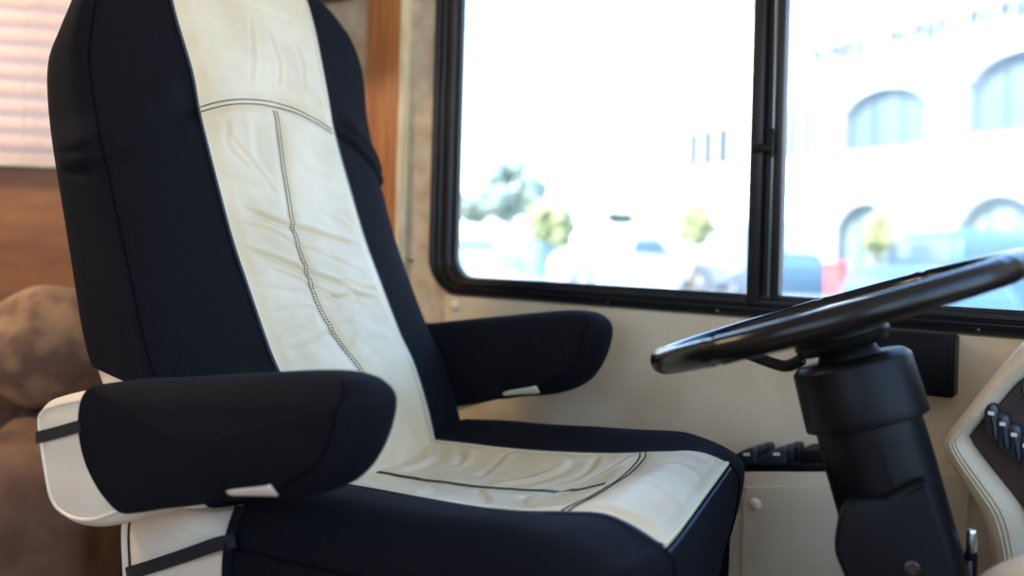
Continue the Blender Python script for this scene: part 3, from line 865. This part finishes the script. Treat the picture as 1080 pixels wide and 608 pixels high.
# shallow sewn grooves along the lower limb
for o_, i_ in zip(op, ip_):
    for (t, _, y) in cr:
        p = o_.lerp(i_, t); vs.append((p.x, y, p.y))
n = len(cr)
for k in range(len(op)-1):
    for q in range(n-1): fs.append([k*n+q, k*n+q+1, (k+1)*n+q+1, (k+1)*n+q])
pad = MB().add(vs, fs, DT).build('padded_rim', M['dash'], dash, sharp=50); pad['label'] = 'cream padded rim'
for t, y in ((.40, -.1895), (.50, -.189), (.60, -.187)):
    path = [DT @ Vector((o_.lerp(i_, t).x, y, o_.lerp(i_, t).y)) for o_, i_ in zip(op[ci-3:], ip_[ci-3:])]
    MB().tube(path, .0012, 6).build('sewn_seam', M['dash'], pad)
# dark inlay face and the pale lower face under it
face = [(p.x, p.y) for p in inner]+[(.30, .30)]
split = lambda p: p[1] > .600
dk = [(.30, .955), (.10, .895), (.0, .852), (-.08, .802), (-.144, .748), (-.173, .709), (-.198, .676), (-.2035, .668), (-.199, .659), (-.184, .641), (-.163, .6165), (-.141, .590), (-.09, .55), (.30, .52)]
MB().prism(dk, -.150, -.166, .002, DT).build('switch_inlay', M['dash_dark'], dash)['label'] = 'dark brown inlay panel'
MB().prism([(-.20, .664), (-.10, .62), (.30, .57), (.30, .30), (-.125, .30), (-.128, .46), (-.132, .545), (-.145, .592)], -.148, -.160, .003, DT).build('lower_face', M['dash'], dash)
# ribbed rocker switches running down the inlay
for k in range(8):
    cxk = -.1765+.0125*k; czk = .7085-.0112*k
    poly = [(cxk-.0060, czk-.036), (cxk-.0085, czk-.020), (cxk-.0090, czk-.004), (cxk-.0055, czk+.005), (cxk+.0030, czk+.006), (cxk+.0070, czk-.001), (cxk+.0065, czk-.018), (cxk+.0045, czk-.037)]
    poly = [(x_-(z_-czk)*.10, z_) for x_, z_ in poly]
    s_ = MB().prism([tuple(p) for p in spline(poly, 4, True)], -.165, -.186+.0004*k, .0065, DT).build('rocker_switch', M['rocker'], dash)
    MB().box((cxk-.0035, -.1868+.0004*k, czk-.0085), (cxk+.0030, -.1858+.0004*k, czk-.0040), 0, 1, DT).build('switch_symbol', M['white_print'], s_)
MB().lathe([(.014, 0), (.014, .008), (.011, .013), (.001, .0135)], 28, DT @ Matrix.Translation((-.133, -.166, .733)) @ Matrix.Rotation(pi/2, 4, 'X')).build('dash_knob', M['bright'], dash)
# knee bolster rolling out below
kb = MB(); kb.tube(spline([(-.135, -.42, .44), (-.130, -.42, .52), (-.100, -.42, .566), (0, -.41, .592), (.35, -.40, .62)], 8), .042, 20)
kb = kb.build('knee_bolster', M['dash']); tag(kb, 'rounded tan padded bolster at the bottom right under the dashboard', 'padding')

# ------------------------------------------------------------------ living area behind the seat
bl = empty('venetian_blind', label='pale venetian blind over brown panelling behind the driver seat', cat='blind')
bl.matrix_world = CA @ Matrix.Translation((-.835, -.035, 1.04))
for k in range(15):
    z = .014+.040*k
    vs = []; fs = []
    for i in range(2):
        xx = -.72+1.44*i
        for q in range(5):
            t = q/4-.5; a = radians(70)
            vs.append((xx, t*.048*cos(a), z+t*.048*sin(a)+.004*(1-4*t*t)*.4))
    for q in range(4): fs.append([q, q+1, q+6, q+5])
    MB().add(vs, fs).build('slat', M['slat'], bl)
MB().box((-.73, -.02, .605), (.73, .02, .64), .003, 2).build('head_rail', M['white_panel'], bl)
MB().box((-.72, -.015, -.016), (.72, .015, -.008), .002, 2).build('bottom_rail', M['white_panel'], bl)
for xx in (-.45, .45): MB().tube([(xx, -.024, -.01), (xx, -.024, .61)], .0015, 6).build('ladder_cord', M['white_panel'], bl)
w2 = empty('window_2', kind='structure'); w2.matrix_world = CA
vs = []; fs = []
for (q, y) in ((0, 0), (0, -.006), (.3, -.008), (1, -.004), (1, .045)):
    rr = rrect(W2[0]-.02+.035*q, W2[1]+.02-.035*q, W2[2]-.004+.015*q, W2[3]+.02-.035*q, .03); n = len(rr); vs += [(p[0], y, p[1]) for p in rr]
for i in range(4):
    for k in range(n): fs.append([i*n+k, i*n+(k+1) % n, (i+1)*n+(k+1) % n, (i+1)*n+k])
MB().add(vs, fs).build('window_frame', M['frame'], w2)
MB().box((W2[0], .02, W2[2]), (W2[1], .023, W2[3])).build('glass_pane', M['glass'], w2, smooth=False)

sofa = empty('sofa', label='brown patterned fabric sofa behind the driver seat below the blind', cat='sofa')
sofa.matrix_world = CA @ Matrix.Translation((-.82, -.42, 0))
def soft(a, b, r, name, m, parent, puff=.02, sub=6):
    bm = bmesh.new(); bmesh.ops.create_cube(bm, size=1)
    bmesh.ops.subdivide_edges(bm, edges=bm.edges[:], cuts=sub, use_grid_fill=True)
    c = [(a[i]+b[i])/2 for i in range(3)]; h = [(b[i]-a[i])/2 for i in range(3)]
    for v in bm.verts:
        p = Vector([v.co[i]*2 for i in range(3)])
        e = 6
        nrm = (abs(p.x)**e+abs(p.y)**e+abs(p.z)**e)**(1/e)
        q = p/nrm if nrm > 0 else p
        q = p*.35+q*.65
        v.co = Vector([c[i]+q[i]*h[i]*(1+puff*(1-abs(p[(i+1) % 3]))*(1-abs(p[(i+2) % 3]))) for i in range(3)])
        v.co += Vector((0, 0, .006*noise.noise(v.co*9)))
    vs = [v.co.copy() for v in bm.verts]; fs = [[v.index for v in f.verts] for f in bm.faces]; bm.free()
    o = MB().add(vs, fs).build(name, m, parent, sharp=None)
    md = o.modifiers.new('sub', 'SUBSURF'); md.levels = md.render_levels = 1
    return o
soft((-.80, -.30, .03), (.62, .36, .26), .02, 'sofa_base', M['sofa'], sofa, 0)
for k in range(2):
    soft((-.78+.66*k, -.34, .25), (-.13+.66*k, .20, .42), .05, 'seat_pad', M['sofa'], sofa, .08)
    soft((-.78+.66*k, .12, .40), (-.13+.66*k, .36, .76), .05, 'back_pad', M['sofa'], sofa, .10)
soft((.50, -.34, .06), (.72, .36, .535), .05, 'arm', M['sofa'], sofa, .05)
pw = MB()
vs = []; fs = []
nu, nv = 40, 24
for j in range(nv+1):
    ph = pi*j/nv
    for i in range(nu):
        th = 2*pi*i/nu
        p = Vector((sin(ph)*cos(th), sin(ph)*sin(th), cos(ph)))
        rr = 1+.05*noise.noise(p*2.2)
        vs.append((p.x*.135*rr, p.y*.10*rr, p.z*.118*rr))
for j in range(nv):
    for i in range(nu): fs.append([j*nu+i, j*nu+(i+1) % nu, (j+1)*nu+(i+1) % nu, (j+1)*nu+i])
pw = MB().add(vs, fs).build('throw_pillow', M['pillow']); pw.location = (-1.765, -.46, .660); pw.rotation_euler = (0, 0, radians(50))
tag(pw, 'round mottled tan throw pillow resting on the sofa arm', 'pillow')

cab = empty('overhead_cabinet', (-3.25, -.17, 1.39), label='dark wood overhead cabinet on the wall behind the seat top', cat='cabinet')
# (only its lower front corner shows above the seat)
MB().box((1.36, -.15, .0), (1.85, .168, .55), .006, 2).build('cabinet_body', M['dark_wood'], cab)
MB().box((1.38, -.168, .03), (1.60, -.15, .52), .006, 2).build('cabinet_door', M['dark_wood'], cab)
MB().box((1.61, -.168, .03), (1.83, -.15, .52), .006, 2).build('cabinet_door', M['dark_wood'], cab)

# ------------------------------------------------------------------ outside, across the street
GZ = -.75
tag(MB().box((-150, .8, GZ-.1), (80, 160, GZ)).build('ground', M['asphalt'], smooth=False), kind='structure')

def spot(u, depth, z=GZ):
    """a place on the ground: u = sideways slope from the viewing axis, depth in metres"""
    p = Vector((0, -1.45, 0))+d*depth+r*(u*depth); return (p.x, p.y, z)
# white two storey building
bd = empty('arcade_building', (-4.5, 23.5, GZ), radians(-32.7), label='long white two storey building with arched windows across the street', cat='building')
def arch_poly(x0, x1, z0, z1, rise, n=10):
    out = [(x0, z0), (x1, z0)]
    cx_ = (x0+x1)/2; h = (x1-x0)/2
    for k in range(n+1):
        a = pi*k/n; out.append((cx_+h*cos(a), z1-rise+rise*sin(a)))
    return out
wins = [(-8.3, -6.0, .0, 2.8, .9), (-4.03, -1.74, .0, 2.8, .9), (.2, 2.5, .0, 2.9, .9), (4.4, 6.7, 0, 2.9, .9),
        (-8.1, -7.3, 4.3, 5.7, .25), (-6.3, -5.1, 4.2, 5.75, .45), (-3.86, -.8, 4.2, 5.85, .7), (.35, 3.3, 4.3, 6.15, .8),
        (-9.85, -9.25, 4.2, 5.5, .12), (-10.75, -10.15, 4.2, 5.5, .12), (-11.65, -11.05, 4.2, 5.5, .12)]
MB().box((-13.8, .35, 0), (9, 8, 9.4), 0).box((-13.9, -.25, 9.3), (9.1, 8.1, 9.7), .05, 2).build('building_core', M['stucco'], bd)
# the facade skin: piers, spandrels and arch heads around the openings, as strips
mb = MB()
def col(x0, x1, z0, z1):
    if x1 > x0 and z1 > z0: mb.box((x0, 0, z0), (x1, .36, z1))
def facade_row(zl, zh, ws):
    ws = sorted(ws); x = -13.8
    for (x0, x1, z0, z1, rise) in ws:
        col(x, x0, zl, zh); col(x0, x1, zl, z0); col(x0, x1, z1, zh)
        n = 14; cx_ = (x0+x1)/2; h = (x1-x0)/2
        for k in range(n):
            xa = x0+(x1-x0)*k/n; xb = x0+(x1-x0)*(k+1)/n; xm = (xa+xb)/2
            zz = z1-rise+rise*sqrt(max(0, 1-((xm-cx_)/h)**2)); col(xa, xb, zz, z1)
        x = x1
    col(x, 9, zl, zh)
facade_row(0, 3.6, wins[:4]); facade_row(3.6, 9.3, wins[4:])
mb.build('facade', M['stucco'], bd, smooth=False)
MB().box((-13.85, -.08, 3.45), (9.05, .02, 3.65), .02, 2).build('cornice', M['stucco'], bd)
for i, w in enumerate(wins):
    big = w[1]-w[0] > 1.5
    y_ = .22 if big else .08
    a = MB().prism(arch_poly(*w), y_, y_+.045, .001).build('arched_window', M['bwin'] if i > 7 else M['bwin_pale'] if i < 4 else M['bwin_mid'], bd); xm = (w[0]+w[1])/2
    # darker ring inside wide openings, its colour standing in for the reveal's shade
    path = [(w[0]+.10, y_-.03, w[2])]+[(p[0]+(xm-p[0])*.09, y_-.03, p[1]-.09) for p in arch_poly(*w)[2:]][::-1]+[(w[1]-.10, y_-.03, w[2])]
    if big: MB().tube(path, .13 if i < 4 else .09, 8, flat=1).build('arch_shade_ring', M['bframe_shade'] if i < 4 else M['bwin_mid'], a)
    if i > 7: continue
    for xx in ((xm,) if not big else (w[0]+(w[1]-w[0])/3, w[0]+(w[1]-w[0])*2/3)):
        MB().box((xx-.05, y_-.05, w[2]), (xx+.05, y_, w[3]-w[4]*.15)).build('mullion', M['bframe_shade'] if big else M['stucco'], a, smooth=False)
# raised letters along the parapet (too blurred to read in the photograph): letter sized strokes in three words
random.seed(11)
for wx0, wx1, n in ((-5.24, -2.94, 6), (-2.17, -.12, 5), (.36, 2.5, 5)):
    lt = MB(); cw = (wx1-wx0)/n
    for k in range(n):
        xa = wx0+cw*k+.03; xb = wx0+cw*(k+1)-.07
        z0, z1 = 6.80, 7.34
        lt.box((xa, -.05, z0), (xa+.12, 0, z1))
        if k % 2 == 0: lt.box((xa, -.05, z1-.12), (xb, 0, z1))
        if k % 3 != 1: lt.box((xb-.12, -.05, z0+(0 if k % 2 else .2)), (xb, 0, z1))
        lt.box((xa, -.05, (z0+z1)/2-.06), (xb, 0, (z0+z1)/2+.06))
    lt.build('lettering', M['letters'], bd, smooth=False)

# vehicles
def car(name, label, cat, u, depth, rot, L, Wd, H, paint, style, grp=None):
    x, y, z = spot(u, depth)
    o = empty(name, (x, y, z), radians(rot), label=label, cat=cat)
    if style == 'pickup':
        lo = [(-.5, .16), (-.5, .40), (-.49, .50), (-.07, .52), (.20, .54), (.42, .52), (.49, .46), (.5, .34), (.5, .16)]
        gh = [(-.075, .50), (-.045, .96), (.02, 1.0), (.13, .99), (.24, .55)]
    elif style == 'van':
        lo = [(-.5, .14), (-.5, .45), (-.49, .56), (.30, .56), (.44, .50), (.5, .42), (.5, .14)]
        gh = [(-.49, .54), (-.47, .92), (-.42, 1.0), (.18, 1.0), (.25, .95), (.36, .55)]
    else:
        lo = [(-.5, .18), (-.5, .50), (-.47, .62), (-.30, .66), (.2, .66), (.42, .58), (.49, .50), (.5, .36), (.5, .18)]
        gh = [(-.34, .63), (-.22, .96), (-.05, 1.0), (.08, .97), (.24, .63)]
    S_ = lambda p: [(a*L, b*H) for a, b in p]
    body = MB().prism(S_(lo), -Wd/2, Wd/2, .10)
    body.build('car_body', paint, o, sharp=40)
    cb = MB().prism(S_(gh), -Wd/2*.86, Wd/2*.86, .10).build('cabin', paint, o, sharp=40)
    gx0 = min(p[0] for p in gh); gx1 = max(p[0] for p in gh); zb = min(p[1] for p in gh)
    for sd in (-1, 1):
        g = [(gh[0][0]*.93+gh[1][0]*.07+.015, .62 if style != 'sedan' else .69), (gh[1][0]+.02, .90), (gh[-2][0]-.025, .90), (gh[-1][0]-.07, .62 if style != 'sedan' else .69)]
        MB().prism(S_(g), sd*Wd/2*.855, sd*Wd/2*.872, .004).build('side_glass', M['car_glass'], cb)
    # windscreens
    for (a, b) in ((gh[0], gh[1]), (gh[-1], gh[-2])):
        p0 = Vector((a[0]*L, 0, a[1]*H)); p1 = Vector((b[0]*L, 0, b[1]*H)); q0 = p0.lerp(p1, .25); q1 = p0.lerp(p1, .88)
        nn = Vector((-(p1-p0).z, 0, (p1-p0).x)).normalized(); nn = nn if nn.x*(1 if a[0] > 0 else -1) > 0 else -nn
        ww = Wd*.36
        vs = [q0+Vector((0, -ww, 0)), q0+Vector((0, ww, 0)), q1+Vector((0, ww*.92, 0)), q1+Vector((0, -ww*.92, 0))]
        vs = [v+nn*.012 for v in vs]+[v-nn*.03 for v in vs]
        MB().add(vs, [[0, 1, 2, 3], [7, 6, 5, 4], [0, 4, 5, 1], [1, 5, 6, 2], [2, 6, 7, 3], [3, 7, 4, 0]]).build('windscreen', M['car_glass'], cb, smooth=False)
    for sx in (-.32, .33):
        for sd in (-1, 1):
            Rw = .21*H if style != 'sedan' else .235*H
            T = Matrix.Translation((sx*L, sd*(Wd/2-.09), Rw)) @ Matrix.Rotation(pi/2, 4, 'X')
            w = MB().lathe([(Rw*.6, -.11), (Rw*.95, -.11), (Rw, -.07), (Rw, .07), (Rw*.95, .11), (Rw*.6, .11)], 28, T).build('wheel', M['tyre'], o)
            MB().lathe([(Rw*.62, -.115), (Rw*.5, -.10), (.02, -.115), (.02, .115), (Rw*.5, .10), (Rw*.62, .115)], 20, T).build('wheel_disc', M['hub'], w)
    MB().box((L*.475, -Wd*.45, H*.20), (L*.512, Wd*.45, H*.30), .03, 2).build('bumper', M['hub'], o)
    MB().box((-L*.512, -Wd*.45, H*.20), (-L*.475, Wd*.45, H*.30), .03, 2).build('bumper', M['hub'], o)
    for sd in (-1, 1):
        MB().box((-L*.505, sd*Wd*.42-.09, H*.40), (-L*.49, sd*Wd*.42+.09, H*.50), .005, 1).build('tail_light', M['red'], o)
    return o
car('pickup_truck', 'white pickup truck parked side on across the street', 'truck', .132, 31, 35, 5.7, 1.9, 1.85, M['car_white'], 'pickup')
car('passenger_van', 'blue van parked before the building arch at the right', 'van', .475, 17, 118, 4.6, 1.9, 1.95, M['car_blue'], 'van')
car('parked_car', 'teal sedan in front of the blue van', 'car', .425, 12.6, 128, 4.2, 1.7, 1.38, M['car_teal'], 'sedan')
car('parked_car', 'dark navy car half hidden behind the window post', 'car', .285, 24, 125, 4.3, 1.7, 1.45, M['car_navy'], 'sedan')
car('parked_car', 'pale green car at the far left edge of the window view', 'car', -.03, 44, 30, 4.3, 1.7, 1.5, M['car_pale'], 'sedan')
rb = MB().box((-.14, -.14, 0), (.14, .14, 1.30), .02, 2).box((-.16, -.16, 1.28), (.16, .16, 1.36), .02, 2).build('street_box', M['red']); rb.location = spot(.343, 15.5)
tag(rb, 'slim red upright street box between the parked cars', 'street box')
bn = MB().box((-.42, -.42, 0), (.42, .42, 1.25), .05, 3).box((-.46, -.46, 1.22), (.46, .46, 1.36), .04, 2).build('waste_bin', M['bin']); bn.location = spot(.026, 37)
tag(bn, 'dark green waste bin at the foot of the yellow green tree', 'bin')

def foliage(c, rad, seed, n=70, lump=.5):
    """a crown of many separate leafy tufts with gaps between them"""
    random.seed(seed); mb = MB()
    for k in range(n):
        while True:
            p0 = Vector((random.uniform(-1, 1), random.uniform(-1, 1), random.uniform(-1, 1)))
            if p0.length < 1: break
        off = Vector((p0.x*rad[0], p0.y*rad[1], p0.z*rad[2]))*.88
        s = random.uniform(.12, .27)
        bm = bmesh.new(); bmesh.ops.create_icosphere(bm, subdivisions=2, radius=1)
        vs = []
        for v in bm.verts:
            p = v.co.copy(); h = 1+lump*noise.noise(p*2.6+Vector((k*3.1, seed, 0)))+.3*noise.noise(p*7+Vector((seed, k, 2)))
            vs.append(Vector(c)+off+Vector((p.x*rad[0]*s*h, p.y*rad[1]*s*h, p.z*rad[2]*s*h)))
        mb.add(vs, [[v.index for v in f.verts] for f in bm.faces]); bm.free()
    return mb
def tree(name, label, cat, u, depth, h, rad, zc, m, seed):
    o = empty(name, spot(u, depth), label=label, cat=cat)
    MB().tube(spline([(0, 0, 0), (.03, 0, zc*.5), (-.02, .02, zc)], 6), lambda t: .13*(1-.5*t)*(h/4), 10).build('trunk', M['bark'], o)
    foliage((0, 0, zc), rad, seed).build('crown', m, o, sharp=None)
    return o
tree('leafy_tree', 'yellow green rounded tree behind the cab of the white pickup', 'tree', .040, 40, 3.4, (1.15, 1.1, 1.25), 2.1, M['bush'], 1)
tree('leafy_tree', 'yellow green rounded tree beside the dark narrow cypress', 'tree', .192, 29.5, 2.9, (.68, .62, .78), 2.15, M['bush'], 12)
tree('cypress_tree', 'dark narrow cypress behind the white pickup bed', 'tree', .160, 37, 3.4, (.32, .32, 1.4), 1.9, M['dkgreen'], 3)
tree('street_tree', 'tall grey green tree rising above the far left of the window view', 'tree', .0, 62, 7, (2.5, 2.2, 2.2), 4.6, M['grgreen'], 4)
tree('street_tree', 'low grey green tree at the left edge of the window glass', 'tree', -.050, 66, 5, (2.6, 2.2, 1.3), 3.4, M['grgreen'], 5)
tree('garden_shrub', 'tall yellow green shrub standing in the ground floor arch', 'shrub', .385, 24.4, 2.6, (.42, .42, .62), 1.95, M['bush'], 8)
tree('garden_shrub', 'small dark shrub showing over the pickup cab', 'shrub', .113, 42, 2.6, (.8, .6, .35), 2.55, M['dkgreen'], 6)

# ------------------------------------------------------------------ light
w = bpy.data.worlds.new('sky'); SC.world = w; w.use_nodes = True
nt = w.node_tree; bg = nt.nodes['Background']
tc = nt.nodes.new('ShaderNodeTexCoord'); sp = nt.nodes.new('ShaderNodeSeparateXYZ'); rp = nt.nodes.new('ShaderNodeValToRGB')
nt.links.new(tc.outputs['Generated'], sp.inputs[0]); nt.links.new(sp.outputs['Z'], rp.inputs[0])
rp.color_ramp.elements[0].position = 0; rp.color_ramp.elements[0].color = (.86, .93, 1, 1)
rp.color_ramp.elements[1].position = .35; rp.color_ramp.elements[1].color = (.33, .60, 1, 1)
q_ = rp.color_ramp.elements.new(.8); q_.color = (.18, .44, 1, 1)
nt.links.new(rp.outputs[0], bg.inputs['Color']); bg.inputs['Strength'].default_value = 3.5
sl = bpy.data.lights.new('sun', 'SUN'); so = bpy.data.objects.new('sun', sl); COL.objects.link(so)
sl.energy = 11; sl.angle = radians(1.5); sl.color = (1, .95, .88)
dirv = Vector((.25, .62, -.85)).normalized()        # high sun behind the vehicle, shining on the street front
so.rotation_euler = dirv.to_track_quat('-Z', 'Y').to_euler()
def portal(loc, dirn, sx, sy):
    l = bpy.data.lights.new('daylight_portal', 'AREA'); o = bpy.data.objects.new('daylight_portal', l); COL.objects.link(o)
    l.shape = 'RECTANGLE'; l.size = sx; l.size_y = sy; o.location = loc; o.rotation_euler = Vector(dirn).to_track_quat('-Z', 'Y').to_euler(); l.cycles.is_portal = True
portal((.93, -1.795, 1.30), (-1, 0, 0), 1.09, 1.0); portal((.93, -.625, 1.30), (-1, 0, 0), 1.13, 1.0)
portal((-.30, -2.42, 1.225), (0, 1, 0), 1.30, .65); portal((-.515, .04, 1.2), (0, -1, 0), 1.35, .8)
portal(CA @ Vector((-.835, .045, 1.33)), CA.to_3x3() @ Vector((0, -1, 0)), 1.43, .585)
# unseen fill light added under the ceiling to warm the living area
al = bpy.data.lights.new('ceiling_fill', 'AREA'); ao = bpy.data.objects.new('ceiling_fill', al); COL.objects.link(ao)
al.shape = 'DISK'; al.size = .35; al.energy = 18; al.color = (1, .78, .55); ao.location = (-2.2, -1.2, 1.96); ao.rotation_euler = (0, 0, 0)

SC.view_settings.view_transform = 'Standard'; SC.view_settings.look = 'None'; SC.view_settings.gamma = 1
SC.view_settings.use_curve_mapping = False; SC.view_settings.exposure = 0.55
SC.cycles.use_denoising = True
SC.cycles.max_bounces = 10; SC.cycles.diffuse_bounces = 5; SC.cycles.transparent_max_bounces = 12
SC.cycles.sample_clamp_indirect = 6
